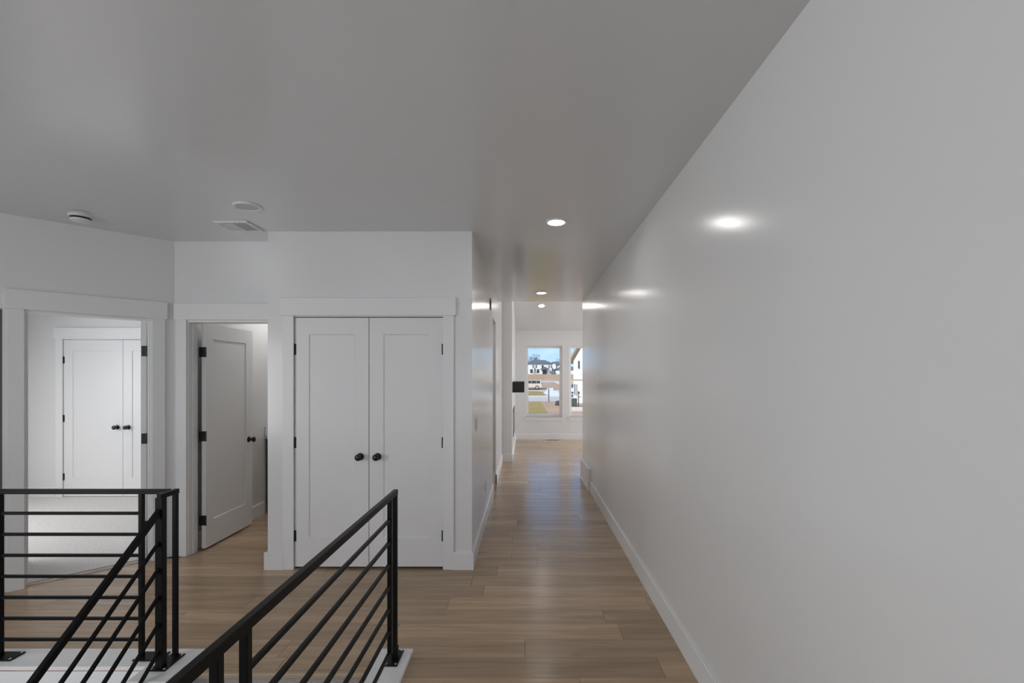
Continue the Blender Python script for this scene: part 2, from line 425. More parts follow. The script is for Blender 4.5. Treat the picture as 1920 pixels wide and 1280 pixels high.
# sloped knee wall along the open side of the stairs
bm = NB()
kp = [(2.57, CZ - .022), (2.43, CZ - .022), (2.43 - 3.6, CZ - .022 - 2.7), (2.43 - 3.6, FZ), (2.57, FZ)]
prism(bm, kp, -2.01, -1.84, lambda u, v, t: (t, u, v)); struct(obj('wall_stair_stringer', bm, 'wall'), 'white sloping knee wall beside the stairs')
def trim_piece(name, label, fn):
    bm = NB(); fn(bm); return struct(obj(name, bm, 'trim'), label)
trim_piece('trim_1', 'white curb board under the long right guard', lambda b: box(b, (-.84, -1.42, -.012), (-.636, 2.73, CZ), None, .003))
trim_piece('trim_2', 'white curb board under the back guard', lambda b: box(b, (-4.62, 2.556, -.002), (-1.82, 2.73, CZ), None, .003))
def cap(b):
    prism(b, [(2.556, CZ), (2.43, CZ), (2.43 - 3.6, CZ - 2.7), (2.43 - 3.6, CZ - 2.722), (2.43, CZ - .022), (2.556, CZ - .022)], -2.02, -1.82, lambda u, v, t: (t, u, v))
trim_piece('trim_3', 'white cap board sloping down beside the stairs', cap)
trim_piece('trim_4', 'white fascia board below the back guard', lambda b: box(b, (-4.95, 2.556, -.30), (-2.02, 2.57, -.004), None, .002))
ST = link('stairs', None, (-1.33, 2.55, FZ), None); struct(ST, 'carpeted stairs going down between the guards'); 
bm = NB(); box(bm, (-1.83, 2.525, -.03), (-.84, 2.556, .002), None, .008, 2); obj('nosing', bm, 'nosing', ST, label='pale oak nosing at the stair top')
for k in range(14):
    bm = NB(); y1 = 2.549 - .253 * k; z = -.19 * (k + 1)
    box(bm, (-1.83, y1 - .253 - .025, z - .05), (-.84, y1, z), None, .015, 2)
    box(bm, (-1.83, y1 - .0, z), (-.84, y1 + .012, z + .19 - (.03 if k == 0 else .05)))
    obj('step', bm, 'stair_carpet', ST)

# ------------------------------------------------------------------ trim helpers
def casing(n, label, p0, p1, s0, s1, left=True, right=True, cw=.088, jd=TH, jamb=True):
    """craftsman casing around an opening s0..s1 of the wall p0-p1"""
    T, Ln = wframe(p0, p1)
    c = T @ Vector(((s0 + s1) / 2, 0, 0))
    root = link('trim_%s' % n, None, c, None); struct(root, label)
    rv = .008
    if left:
        bm = NB(); box(bm, (s0 - rv - cw + .012, 0, 0), (s0 + .012 - rv, .018, HEAD + .008), T, .002); obj('side_casing', bm, 'trim', root)
    if right:
        bm = NB(); box(bm, (s1 - .012 + rv, 0, 0), (s1 - .012 + rv + cw, .018, HEAD + .008), T, .002); obj('side_casing', bm, 'trim', root)
    bm = NB(); box(bm, (s0 - cw - (.012 if left else -cw), 0, HEAD + .008), (s1 + cw + (.012 if right else -cw), .026, HEAD + .153), T, .002); obj('head_casing', bm, 'trim', root)
    if jamb:
        for sa, sb in ((s0, s0 + .012), (s1 - .012, s1)):
            bm = NB(); box(bm, (sa, -jd, 0), (sb, 0, HEAD), T); obj('jamb', bm, 'trim', root)
        bm = NB(); box(bm, (s0 + .012, -jd, HEAD - .012), (s1 - .012, 0, HEAD), T); obj('head_jamb', bm, 'trim', root)
        for sa, sb in ((s0 + .012, s0 + .022), (s1 - .022, s1 - .012)):
            bm = NB(); box(bm, (sa, -jd + .04, 0), (sb, -jd + .075, HEAD - .012), T, .002); obj('door_stop', bm, 'trim', root)
    return root, T
casing(5, 'white flat casing around the double closet doors', (-2.10, CY), (-.435, CY), 2.10 - 1.887, 2.10 - .665, jamb=False)
casing(6, 'white flat casing around the bathroom door', (-3.07, 4.2), (-1.98, 4.2), .11, .87, right=False)
casing(7, 'white flat casing around the bedroom doorway', A0, tuple(A), LA - .912, LA - .152)
casing(8, 'white flat casing around the bedroom closet doors', (-6.62, 6.24), (-3.0, 6.24), 6.62 - 6.01, 6.62 - 4.46, jamb=False)

def knob_bm(bm, T):
    lathe(bm, [(.030, 0), (.030, .004), (.026, .008), (.011, .010), (.010, .028), (.018, .034), (.026, .044), (.028, .052), (.025, .061), (.015, .067), (.002, .069)], T, 20)
def rosette_T(p, n):
    return Matrix.Translation(p) @ Vector(n).to_track_quat('Z', 'Y').to_matrix().to_4x4()

def leaf(n, label, T, w, h=2.03, hspan=0.0, t=.035, hinge='L', knobs=(1,), hz=(.27, 1.03, 1.79), edge=False, z0=.018, sl=.115, kz=.915):
    """shaker door leaf. local x: 0..w along, y: 0 front face, -t back; z up. hinge side L = x=0"""
    c = T @ Vector((w / 2, -t / 2, z0))
    root = link('door_%s' % n, None, c, None); struct(root, label)
    rec = .009; tb = .135; bb = .235
    bm = NB()
    for lo, hi in (((0, -t, z0), (sl, 0, z0 + h)), ((w - sl, -t, z0), (w, 0, z0 + h)),
                   ((sl, -t, z0), (w - sl, 0, z0 + bb)), ((sl, -t, z0 + h - tb), (w - sl, 0, z0 + h))):
        box(bm, lo, hi, T)
    obj('leaf_frame', bm, 'door', root)
    bm = NB()                                           # recessed panel with a small sloped edge both sides
    x0, x1, a, b = sl, w - sl, z0 + bb, z0 + h - tb; s = .006
    for y, yf, fl in ((0, -rec, 1), (-t, -t + rec, 0)):
        o4 = [bm.verts.new(T @ Vector(p)) for p in ((x0, y - (.001 if fl else -.001), a), (x1, y - (.001 if fl else -.001), a), (x1, y - (.001 if fl else -.001), b), (x0, y - (.001 if fl else -.001), b))]
        i4 = [bm.verts.new(T @ Vector(p)) for p in ((x0 + s, yf, a + s), (x1 - s, yf, a + s), (x1 - s, yf, b - s), (x0 + s, yf, b - s))]
        bm.faces.new(i4 if not fl else i4)
        for i in range(4): bm.faces.new((o4[i], o4[(i + 1) % 4], i4[(i + 1) % 4], i4[i]))
    bmesh.ops.recalc_face_normals(bm, faces=bm.faces[:])
    obj('panel', bm, 'door', root)
    hx = 0 if hinge == 'L' else w
    sg = -1 if hinge == 'L' else 1
    for z in hz:
        bm = NB()
        if not edge:
            lathe(bm, [(.0065, z - .046), (.0065, z + .046)], T @ Matrix.Translation((hx + sg * .003, .006, 0)), 10)
            box(bm, (min(hx, hx - sg * .012), .0005, z - .044), (max(hx, hx - sg * .012), .002, z + .044), T)
            box(bm, (min(hx + sg * .002, hx + sg * .010), -.001, z - .044), (max(hx + sg * .002, hx + sg * .010), .002, z + .044), T)
        else:
            box(bm, (hx + (sg * .0025 if sg < 0 else 0), -t + .004 - hspan, z - .045), (hx + (0 if sg < 0 else sg * .0025), -.001, z + .045), T, .001)
            lathe(bm, [(.0065, z - .046), (.0065, z + .046)], T @ Matrix.Translation((hx + sg * .004, edge * .004 if edge > 0 else -t - .004, 0)), 10)
            y = .008 if edge > 0 else -t - .008
        obj('hinge', bm, 'hard', root, label='black door hinge')
    kx = w - .068 if hinge == 'L' else .068
    for s in knobs:
        bm = NB()
        p = T @ Vector((kx, 0 if s > 0 else -t, kz)); nn = (T.to_3x3() @ Vector((0, s, 0)))
        knob_bm(bm, rosette_T(p, nn)); obj('knob', bm, 'hard', root, smooth=True, label='round black door knob')
    return root
def TX(x, y, ang):
    return Matrix.Translation((x, y, 0)) @ Matrix.Rotation(ang, 4, 'Z')
# local y=+ is the front; for a wall facing -Y: x along +X, front = -Y  -> mirror via wframe
def door_T(p, d):
    d = Vector((*d, 0)).normalized(); n = Vector((d.y, -d.x, 0))
    return Matrix(((d.x, n.x, 0, p[0]), (d.y, n.y, 0, p[1]), (0, 0, 1, 0), (0, 0, 0, 1)))
g = .003
cw_ = (1.222 - .012) / 2 - g
leaf(1, 'closed white closet door with knob on its right edge, left of the pair', door_T((-1.887 + .006, CY + .004), (1, 0)), cw_, knobs=(1,), hinge='L')
leaf(2, 'closed white closet door with knob on its left edge, right of the pair', door_T((-.665 - .006 - cw_, CY + .004), (1, 0)), cw_, knobs=(1,), hinge='R')
# bathroom door, standing open at a right angle: visible face looks +X
leaf(3, 'open white bathroom door with black hinges on its near edge', door_T((-2.888, 4.335), (0, 1)), .745, hinge='L', knobs=(1, -1), edge=1, hspan=.028)
# bedroom door, swung back behind the doorway
hp = T_ @ Vector((LA - .152 - .016, -TH - .012, 0))
leaf(4, 'white bedroom door swung open with black hinges on its edge', door_T((hp.x - .018, hp.y), (math.cos(R(117)), math.sin(R(117)))), .735, hinge='L', knobs=(1, -1), edge=1)
cb = (1.55 - .012) / 2 - g
leaf(5, 'closed bedroom closet door with hinges at left', door_T((-6.01 + .006, 6.244), (1, 0)), cb, knobs=(1,), hinge='L')
leaf(6, 'closed bedroom closet door behind the bedroom door jamb', door_T((-4.46 - .006 - cb, 6.244), (1, 0)), cb, knobs=(1,), hinge='R')
# jamb-side hinge leaves of the bedroom doorway
for z in (.27, 1.03, 1.79):
    bm = NB(); box(bm, (LA - .152 - .0145, -.118, z - .045), (LA - .152 - .012, -.082, z + .045), T_, .001)
    obj('hinge_plate', bm, 'hard', bpy.data.objects['trim_7'], label='black hinge plate on the jamb')

# ------------------------------------------------------------------ baseboards
def bboard(name, runs, label, h=.14, t=.015):
    bm = NB()
    for p0, p1 in runs:
        T, Ln = wframe(p0, p1)
        n = len([0])
        prism(bm, [(0, 0), (t, 0), (t, h - .006), (t - .005, h), (0, h)], 0, Ln, lambda u, v, s, T=T: T @ Vector((s, u, v)))
    return struct(obj(name, bm, 'trim'), label)
bboard('baseboard_right', [((.9, 6.58), (.9, -5))], 'white baseboard along the right hallway wall')
bboard('baseboard_right_end', [((1.02, 7.55), (.885, 7.55))], 'baseboard at the end of the right wall')
bboard('baseboard_closet', [((-2.12, CY), (-1.965, CY)), ((-.592, CY), (-.42, CY))], 'white baseboards beside the closet doors', t=.022)
bboard('baseboard_hallway_left', [((-.435, CY - .018), (-.435, 6.42))], 'white baseboard of the left hallway wall')
bboard('baseboard_passage', [((-1.5, 7.06), (-.42, 7.06))], 'white baseboard in the side passage')
bboard('baseboard_hallway_far', [((-.435, 7.045), (-.435, 8.94))], 'white baseboard past the side passage')
bboard('baseboard_jog', [((-.435, 8.94), (-.235, 8.94))], 'white baseboard on the jog of the fireplace wall')
bboard('baseboard_fireplace', [((-.25, 8.93), (-.25, FY))], 'white baseboard of the fireplace wall')
bboard('baseboard_far', [((-.25, FY), (5.0, FY))], 'white baseboard under the far windows')
bboard('baseboard_bathroom', [((-3.0, 4.40), (-3.0, 5.50))], 'white baseboard in the bathroom')
bboard('baseboard_closet_side', [((-2.10, 4.2), (-2.10, CY))], 'white baseboard in the nook')
bboard('baseboard_bedroom', [((-6.5, 6.24), (-6.10, 6.24)), ((-4.37, 6.24), (-3.12, 6.24))], 'white baseboards beside the bedroom closet')
bboard('baseboard_bedroom_left', [((-6.5, 2.3), (-6.5, 6.24))], 'white baseboard on the bedroom left wall')
# dark gap under closet doors is the unlit closet floor

# ------------------------------------------------------------------ railings
BS = .016
def plate(root, cx, cy, sx, sy):
    bm = NB(); box(bm, (cx - sx / 2, cy - sy / 2, CZ), (cx + sx / 2, cy + sy / 2, CZ + .008), None, .002)
    p = obj('base_plate', bm, 'black', root)
    for ix in (-1, 1):
        for iy in (-1, 1):
            bm = NB(); lathe(bm, [(.0065, 0), (.006, .003), (.003, .0045)], Matrix.Translation((cx + ix * (sx / 2 - .011), cy + iy * (sy / 2 - .012), CZ + .008)), 10)
            obj('screw', bm, 'screw', p, label='bright screw head')
    return p
def post(root, x, y, z0, z1, w=.023, d=None, name='post'):
    d = d or w
    bm = NB(); box(bm, (x - w / 2, y - d / 2, z0), (x + w / 2, y + d / 2, z1), None, .002); return obj(name, bm, 'black', root)
RT = .945
BZ = [.812 - .1158 * k for k in range(7)]
# 1: long level guard along the right of the stairs
gx = -.713
g1 = thing('guard_railing', 'long black level guard railing on the white curb right of the stairs', 'railing', (gx, 1.1, CZ))
bm = NB(); bar(bm, (gx, 2.645, RT - .015), (gx, -1.2, RT - .015), .024, .03); obj('top_rail', bm, 'black', g1)
for y in (2.63, 1.108, -.414):
    plate(g1, gx - .006, y, .072, .15); post(g1, gx, y, CZ, RT - .028)
    bm = NB(); box(bm, (gx - .016, y - .016, CZ + .008), (gx + .016, y + .016, CZ + .07), None, .003); obj('post_sleeve', bm, 'black', g1)
for ya, yb in ((2.527, 1.223), (.993, -.299)):
    for y in (ya, yb): post(g1, gx, y, BZ[-1] - .012, RT - .028, name='end_stile')
    for z in BZ:
        bm = NB(); bar(bm, (gx, ya, z), (gx, yb, z), BS, BS); obj('rail_bar', bm, 'black', g1)
# 2: level guard along the back of the stairwell
gy = 2.645
g2 = thing('guard_railing', 'black level guard railing across the far side of the stairwell', 'railing', (-3, gy, CZ))
bm = NB(); bar(bm, (-4.55, gy, RT - .013), (-1.958, gy, RT - .013), .024, .026); obj('top_rail', bm, 'black', g2)
for xa, xb in ((-2.114, -2.893), (-3.02, -3.80)):
    for x in (xa, xb):
        post(g2, x, gy, CZ, RT - .024)
    for z in BZ:
        bm = NB(); bar(bm, (xa, gy, z), (xb, gy, z), BS, BS); obj('rail_bar', bm, 'black', g2)
for x in (-2.06, -2.87, -3.82): plate(g2, x, gy, .15, .085)
# bars running past the left post
for z in BZ:
    bm = NB(); bar(bm, (-3.80, gy, z), (-4.55, gy, z), BS, BS); obj('rail_bar', bm, 'black', g2)
    bm = NB(); bar(bm, (-2.893, gy, z), (-3.02, gy, z), BS, BS); obj('rail_bar', bm, 'black', g2)
# 3: sloping stair railing
sx = -1.932
g3 = thing('stair_railing', 'black railing sloping down the left side of the stairs', 'railing', (sx, 2.59, CZ))
plate(g3, sx, 2.59, .088, .156)
post(g3, sx, 2.65, CZ, RT - .02); post(g3, sx, 2.545, CZ, RT - .02, .040, .034)
bm = NB(); bar(bm, (sx + .002, 2.662, RT - .013), (sx + .002, 2.528, RT - .013), .026, .026); obj('top_rail', bm, 'black', g3)
yl = -.55
def sl(y, z0): return z0 - .75 * (2.545 - y)
bm = NB(); bar(bm, (sx, 2.545, sl(2.545, .862)), (sx, yl, sl(yl, .862)), .024, .03); obj('hand_rail', bm, 'black', g3)
for z in (.70, .563, .418, .273, .128):
    bm = NB(); bar(bm, (sx, 2.545, z), (sx, yl, sl(yl, z)), BS, BS); obj('rail_bar', bm, 'black', g3)
for y in (1.05, yl):
    zb = CZ - .75 * (2.43 - y)
    post(g3, sx, y, zb, sl(y, .862))

# ------------------------------------------------------------------ ceiling fittings
def recessed(name, label, x, y, r, lit, z=2.75, T=None):
    T = T or Matrix.Translation((x, y, z)) @ Matrix.Rotation(math.pi, 4, 'X')
    c = T @ Vector((0, 0, .012))
    root = thing(name, label, 'light', c)
    bm = NB(); lathe(bm, [(r, 0), (r, .006), (r * .94, .012), (r * .78, .010), (r * .76, .004)], T, 40, caps=False); obj('trim_ring', bm, 'plastic', root, smooth=True)
    bm = NB(); lathe(bm, [(r * .775, 0), (r * .77, .005), (r * .5, .0065), (r * .05, .007)], T, 40); obj('lens', bm, 'lamp' if lit else 'lampoff', root, smooth=True, label='glowing round lens' if lit else None)
    return root
recessed('recessed_light', 'lit recessed hallway light, largest and nearest to the stairs', .236, 3.665, .082, True)
recessed('recessed_light', 'lit recessed hallway light near the hallway end', .2236, 6.71, .082, True)
# on the sloped ceiling
sn = Vector((0, -.34, -1)).normalized()
yy = 10.85; pz = 2.75 + (FY - yy) * .34
Ts = Matrix.Translation((.365, yy, pz)) @ sn.to_track_quat('Z', 'Y').to_matrix().to_4x4()
recessed('recessed_light', 'lit recessed light on the sloped living room ceiling', 0, 0, .082, True, T=Ts)
recessed('recessed_light', 'added recessed light inside the side passage, out of view', -1.3, 6.74, .082, True)  # unseen lamp added to light the passage
recessed('recessed_light', 'lit recessed light of the bathroom ceiling', -2.55, 5.5, .16, True)
recessed('recessed_light', 'added recessed light of the bedroom ceiling, out of view', -4.9, 5.0, .09, True)  # unseen lamp added to brighten the bedroom
recessed('flush_ceiling_light', 'unlit round flush light on the ceiling beside the vent', -1.93, 3.336, .093, False)
# smoke detector
sdx, sdy = -3.27, 3.53
root = thing('smoke_detector', 'round white smoke detector on the ceiling before the angled wall', 'detector', (sdx, sdy, 2.70))
Td = Matrix.Translation((sdx, sdy, 2.75)) @ Matrix.Rotation(math.pi, 4, 'X')
bm = NB(); lathe(bm, [(.072, 0), (.072, .012), (.068, .016)], Td, 36); obj('base', bm, 'plastic', root, smooth=True)
bm = NB(); lathe(bm, [(.060, .016), (.060, .030)], Td, 36); obj('sensor_slot', bm, 'darkslot', root, smooth=True, label='dark sensor slot')
bm = NB(); lathe(bm, [(.063, .030), (.061, .040), (.045, .047), (.01, .049)], Td, 36); obj('cover', bm, 'plastic', root, smooth=True)
# ceiling vent
vx0, vx1, vy0, vy1 = -2.375, -2.115, 3.645, 3.895
root = thing('ceiling_vent', 'square white slatted air vent on the ceiling beside the closet', 'vent', ((vx0 + vx1) / 2, (vy0 + vy1) / 2, 2.738))
bm = NB(); f = .024
for lo, hi in (((vx0, vy0), (vx1, vy0 + f)), ((vx0, vy1 - f), (vx1, vy1)), ((vx0, vy0 + f), (vx0 + f, vy1 - f)), ((vx1 - f, vy0 + f), (vx1, vy1 - f))):
    box(bm, (*lo, 2.738), (*hi, 2.75), None, .002)
obj('frame', bm, 'grille', root)
bm = NB(); box(bm, (vx0 + f, vy0 + f, 2.7485), (vx1 - f, vy1 - f, 2.75)); obj('duct_back', bm, 'duct', root)
xm = (vx0 + vx1) / 2
bm = NB(); box(bm, (xm - .006, vy0 + f, 2.739), (xm + .006, vy1 - f, 2.748)); obj('divider', bm, 'grille', root)
for k in range(14):
    x = vx0 + f + .008 + k * (vx1 - vx0 - 2 * f - .016) / 13
    if abs(x - xm) < .009: continue
    bm = NB(); box(bm, (-.006, vy0 + f, -.001), (.006, vy1 - f, .001), Matrix.Translation((x, 0, 2.743)) @ Matrix.Rotation(R(14 if x > xm else -14), 4, 'Y')); obj('slat', bm, 'grille', root)
# return grille on the right wall
ry0, ry1, rz1 = 6.60, 7.50, .30
root = thing('return_grille', 'white return air grille low on the right hallway wall', 'vent', (.88, (ry0 + ry1) / 2, 0))
bm = NB()
fx0 = .862
box(bm, (fx0, ry0, .0), (.9, ry0 + .03, rz1), None, .002); box(bm, (fx0, ry1 - .03, 0), (.9, ry1, rz1), None, .002)
box(bm, (fx0, ry0 + .03, rz1 - .03), (.9, ry1 - .03, rz1), None, .002); box(bm, (fx0, ry0 + .03, 0), (.9, ry1 - .03, .03), None, .002)
obj('frame', bm, 'grille', root)
bm = NB(); box(bm, (.893, ry0 + .03, .03), (.899, ry1 - .03, rz1 - .03)); obj('duct_back', bm, 'darkslot', root)
n = 8; s0 = None
for k in range(n):
    y = ry0 + .083 + k * (ry1 - ry0 - .166) / (n - 1)
    if s0 is None:
        bm = NB(); box(bm, (-.003, -.037, .03), (.003, .037, rz1 - .03), Matrix.Translation((.876, y, 0)) @ Matrix.Rotation(R(12), 4, 'Z'), .001); s0 = obj('slat', bm, 'grille', root); ys = y
    else: dup(s0, (0, y - ys, 0), root)
# switch, outlet, small grille on left hallway wall
def wplate(name, label, cat, y, z, w, h):
    X = -.435
    root = thing(name, label, cat, (X, y, z - h / 2))
    bm = NB(); box(bm, (X, y - w / 2, z - h / 2), (X + .006, y + w / 2, z + h / 2), None, .002); obj('cover_plate', bm, 'plastic', root)
    return root, X
root, X = wplate('light_switch', 'white rocker light switch on the left hallway wall', 'switch', 4.24, 1.15, .075, .118)
bm = NB(); box(bm, (X + .006, 4.224, 1.118), (X + .012, 4.256, 1.182), None, .002); obj('rocker', bm, 'plastic', root)
root, X = wplate('wall_outlet', 'power outlet low on the left hallway wall', 'outlet', 5.27, .37, .072, .116)
for z in (.345, .395):
    bm = NB(); box(bm, (X + .006, 5.253, z - .016), (X + .009, 5.287, z + .016), None, .002); r_ = obj('receptacle', bm, 'plastic', root)
    bm = NB(); box(bm, (X + .009, 5.262, z - .004), (X + .0095, 5.264, z + .008)); box(bm, (X + .009, 5.276, z - .004), (X + .0095, 5.278, z + .008)); obj('slots', bm, 'darkslot', r_)
root = thing('wall_grille', 'small dark grille high on the left hallway wall', 'grille', (-.435, 5.95, 2.405))
bm = NB(); box(bm, (-.435, 5.87, 2.405), (-.428, 6.03, 2.535), None, .001); obj('backing', bm, 'darkslot', root)
for k in range(5):
    bm = NB(); box(bm, (-.428, 5.88, 2.415 + k * .024), (-.423, 6.02, 2.423 + k * .024)); obj('slat', bm, 'mantel', root)

# ------------------------------------------------------------------ far living room
bm = NB(); box(bm, (-.25, 9.38, 1.27), (-.02, 11.3, 1.478), None, .004); tag(obj('mantel_shelf', bm, 'mantel'), 'thick black mantel shelf jutting from the fireplace wall', 'mantel')
root = thing('fireplace', 'black framed fireplace below the mantel shelf', 'fireplace', (-.24, 10.2, .36))
bm = NB()
for lo, hi in (((9.65, .36), (9.72, .93)), ((10.95, .36), (11.02, .93)), ((9.72, .86), (10.95, .93)), ((9.72, .36), (10.95, .43))):
    box(bm, (-.25, lo[0], lo[1]), (-.243, hi[0], hi[1]), None, .002)
obj('frame', bm, 'mantel', root)
bm = NB(); box(bm, (-.25, 9.72, .43), (-.247, 10.95, .86)); obj('glass_front', bm, 'hwin', root)
root = thing('floor_register', 'metal floor register by the far wall under the window', 'vent', (.69, FY - .14, 0))
bm = NB()
for lo, hi in (((.53, FY - .20), (.85, FY - .185)), ((.53, FY - .085), (.85, FY - .07)), ((.53, FY - .185), (.545, FY - .085)), ((.835, FY - .185), (.85, FY - .085))):
    box(bm, (*lo, 0), (*hi, .006), None, .001)
obj('frame', bm, 'steel', root)
bm = NB(); box(bm, (.545, FY - .185, 0), (.835, FY - .085, .001)); obj('duct_back', bm, 'darkslot', root)
for k in range(9):
    bm = NB(); box(bm, (.555 + k * .032, FY - .185, .001), (.567 + k * .032, FY - .085, .005)); obj('slat', bm, 'steel', root)
# windows
for i, (a, b) in enumerate(WX):
    z0, z1 = WZ; zm = 1.50
    root = link('window_%d' % (i + 1), None, ((a + b) / 2, FY, z0), None); struct(root, ['white single-hung window beside the mantel shelf', 'white single-hung window half hidden by the right wall', 'white single-hung window hidden behind the right wall'][i])
    Y0, Y1 = FY + .07, FY + .13
    bm = NB(); f = .028
    box(bm, (a, Y0, z0), (a + f, Y1, z1), None, .002); box(bm, (b - f, Y0, z0), (b, Y1, z1), None, .002)
    box(bm, (a + f, Y0, z1 - f), (b - f, Y1, z1), None, .002); box(bm, (a + f, Y0, z0), (b - f, Y1, z0 + f), None, .002)
    obj('window_frame', bm, 'vinyl', root)
    for nm, za, zb, yo, sw in (('upper_sash', zm - .02, z1 - f, .03, .028), ('lower_sash', z0 + f, zm + .02, .002, .04)):
        bm = NB(); ya, yb = Y0 + yo, Y0 + yo + .025; xa, xb = a + f, b - f
        box(bm, (xa, ya, za), (xa + sw, yb, zb), None, .002); box(bm, (xb - sw, ya, za), (xb, yb, zb), None, .002)
        box(bm, (xa + sw, ya, zb - sw), (xb - sw, yb, zb), None, .002); box(bm, (xa + sw, ya, za), (xb - sw, yb, za + sw), None, .002)
        s_ = obj(nm, bm, 'vinyl', root)
        bm = NB(); box(bm, (xa + sw, (ya + yb) / 2 - .002, za + sw), (xb - sw, (ya + yb) / 2 + .002, zb - sw)); obj('pane', bm, 'glass', s_)
    bm = NB(); box(bm, (a - .03, FY - .035, z0 - .022), (b + .03, FY + .07, z0), None, .003); obj('window_sill', bm, 'trim', root)
    bm = NB(); box(bm, (a - .015, FY - .016, z0 - .095), (b + .015, FY, z0 - .022), None, .002); obj('apron', bm, 'trim', root)

# ------------------------------------------------------------------ bathroom vanity
root = thing('vanity', 'grey bathroom vanity with white top beyond the open door', 'vanity', (-2.72, 5.85, 0))
bm = NB(); box(bm, (-2.98, 5.53, .10), (-2.47, 6.18, .855), None, .003); box(bm, (-2.98, 5.55, 0), (-2.53, 6.18, .10)); obj('cabinet', bm, 'vanity', root)
bm = NB(); box(bm, (-2.998, 5.51, .855), (-2.44, 6.198, .893), None, .003); obj('countertop', bm, 'counter', root)
bm = NB(); box(bm, (-2.998, 5.51, .893), (-2.98, 6.198, .995), None, .002); box(bm, (-2.98, 6.178, .893), (-2.44, 6.198, .995), None, .002); obj('backsplash', bm, 'counter', root)

# ------------------------------------------------------------------ outdoors
GZ = -.75
PROF = [(12.5, GZ), (92, GZ), (110, .45), (130, .95), (250, 3.4), (420, 8)]
def gz(y):
    for (a, za), (b, zb) in zip(PROF, PROF[1:]):
        if y <= b: return za + (zb - za) * max(0, y - a) / (b - a)
    return PROF[-1][1]
def strip(name, poly, m, label, lift=0.0, kind='structure'):
    """ground polygon (x,y), subdivided along the terrain profile"""
    bm = NB()
    ys = sorted({p[1] for p in poly} | {y for y, _ in PROF if min(p[1] for p in poly) < y < max(p[1] for p in poly)})
    vs = [bm.verts.new((x, y, gz(y) + lift)) for x, y in poly]
    bm.faces.new(vs)
    for y, _ in PROF:
        bmesh.ops.bisect_plane(bm, geom=bm.verts[:] + bm.edges[:] + bm.faces[:], plane_co=(0, y, 0), plane_no=(0, 1, 0))
    for v in bm.verts: v.co.z = gz(v.co.y) + lift
    r = bmesh.ops.extrude_face_region(bm, geom=bm.faces[:])
    for g_ in r['geom']:
        if isinstance(g_, bmesh.types.BMVert): g_.co.z -= .3
    bmesh.ops.recalc_face_normals(bm, faces=bm.faces[:])
    o = obj(name, bm, m); struct(o, label); return o
def rect(x0, x1, y0, y1): return [(x0, y0), (x1, y0), (x1, y1), (x0, y1)]
strip('ground_dirt', rect(-90, 130, 12.4, 130), 'dirt', 'bare brown dirt around the street')
strip('ground_field', rect(-160, 260, 130, 420), 'field', 'dry brown field before the white house')
strip('ground_lawn', rect(-60, 1.45, 12.4, 46.5), 'grassm', 'dormant lawn below the window', .03)
strip('ground_street', rect(-80, 120, 46.5, 57.5), 'road', 'pale street outside the window', .035)
strip('ground_curb', rect(-80, 120, 57.5, 60.5), 'conc', 'pale curb strip across the street', .06)
strip('ground_verge', [(-60, 61), (2.2, 61), (2.9, 70), (2.2, 82), (-60, 82)], 'grassm', 'dormant grass patch across the street', .05)
strip('ground_walk', rect(-60, 80, 82, 86), 'conc', 'pale walk beside the parked car', .06)
strip('ground_driveway', [(3.2, 60.5), (6.4, 60.5), (4.9, 84), (5.6, 95), (4.3, 95), (3.7, 84), (2.6, 70)], 'concw', 'white concrete apron across the street', .08)
strip('ground_back_street', rect(-120, 180, 112, 126), 'road', 'far grey street behind the parked car', .05)
strip('ground_back_curb', [(6.6, 113), (7.6, 113), (9.9, 88), (9.0, 88)], 'conc', 'pale curving curb right of the parked car', .07)
strip('ground_slab', rect(2.7, 9, 33, 36), 'conc', 'concrete slab in the side yard', .12)

def house(name, label, x0, x1, y0, y1, zb, he, hr, wm, rm, wins, overh=.5, ridge=.3, group=None):
    root = thing(name, label, 'house', ((x0 + x1) / 2, (y0 + y1) / 2, zb), group)
    bm = NB(); box(bm, (x0, y0, zb - .5), (x1, y1, zb + he)); obj('house_wall', bm, wm, root)
    bm = NB(); a, b, c, d = x0 - overh, x1 + overh, y0 - overh, y1 + overh; ym = (c + d) / 2; rx = (b - a) * ridge
    z = zb + he; v = [bm.verts.new(p) for p in ((a, c, z), (b, c, z), (b, d, z), (a, d, z), (a + rx, ym, z + hr), (b - rx, ym, z + hr),
                                               (a, c, z - .2), (b, c, z - .2), (b, d, z - .2), (a, d, z - .2))]
    for f_ in ((0, 1, 5, 4), (1, 2, 5), (2, 3, 4, 5), (3, 0, 4), (6, 7, 1, 0), (7, 8, 2, 1), (8, 9, 3, 2), (9, 6, 0, 3), (9, 8, 7, 6)): bm.faces.new([v[i] for i in f_])
    bmesh.ops.recalc_face_normals(bm, faces=bm.faces[:]); obj('roof', bm, rm, root)
    for (wx, wz, ww, wh, kind) in wins:
        bm = NB(); box(bm, (wx - ww / 2, y0 - .08, zb + wz), (wx + ww / 2, y0 + .02, zb + wz + wh), None, .02)
        o_ = obj('front_door' if kind == 'd' else 'house_window', bm, 'hpale' if kind == 's' else 'hwin', root)
        if kind == 's':
            for s in (-1, 1):
                bm = NB(); cx = wx + s * (ww / 2 + .3); box(bm, (cx - .24, y0 - .06, zb + wz), (cx + .24, y0 + .02, zb + wz + wh)); obj('shutter', bm, 'shutter', o_)
    return root
HB = gz(250)
root = house('white_house', 'white two-storey house with dark hipped roof past the brown field', .2, 14.2, 250, 260, HB, 5.6, 2.0, 'house_w', 'roof',
      [(4.9, 3.2, 1.2, 1.7, 's'), (9.0, 3.4, 1.0, 1.4, ''), (13.0, 3.2, .8, 1.6, 's'), (3.2, .6, 1.3, 2.0, ''), (6.6, .6, 1.3, 2.0, ''), (10.0, 0, 2.2, 2.3, 'd')])
bm = NB()
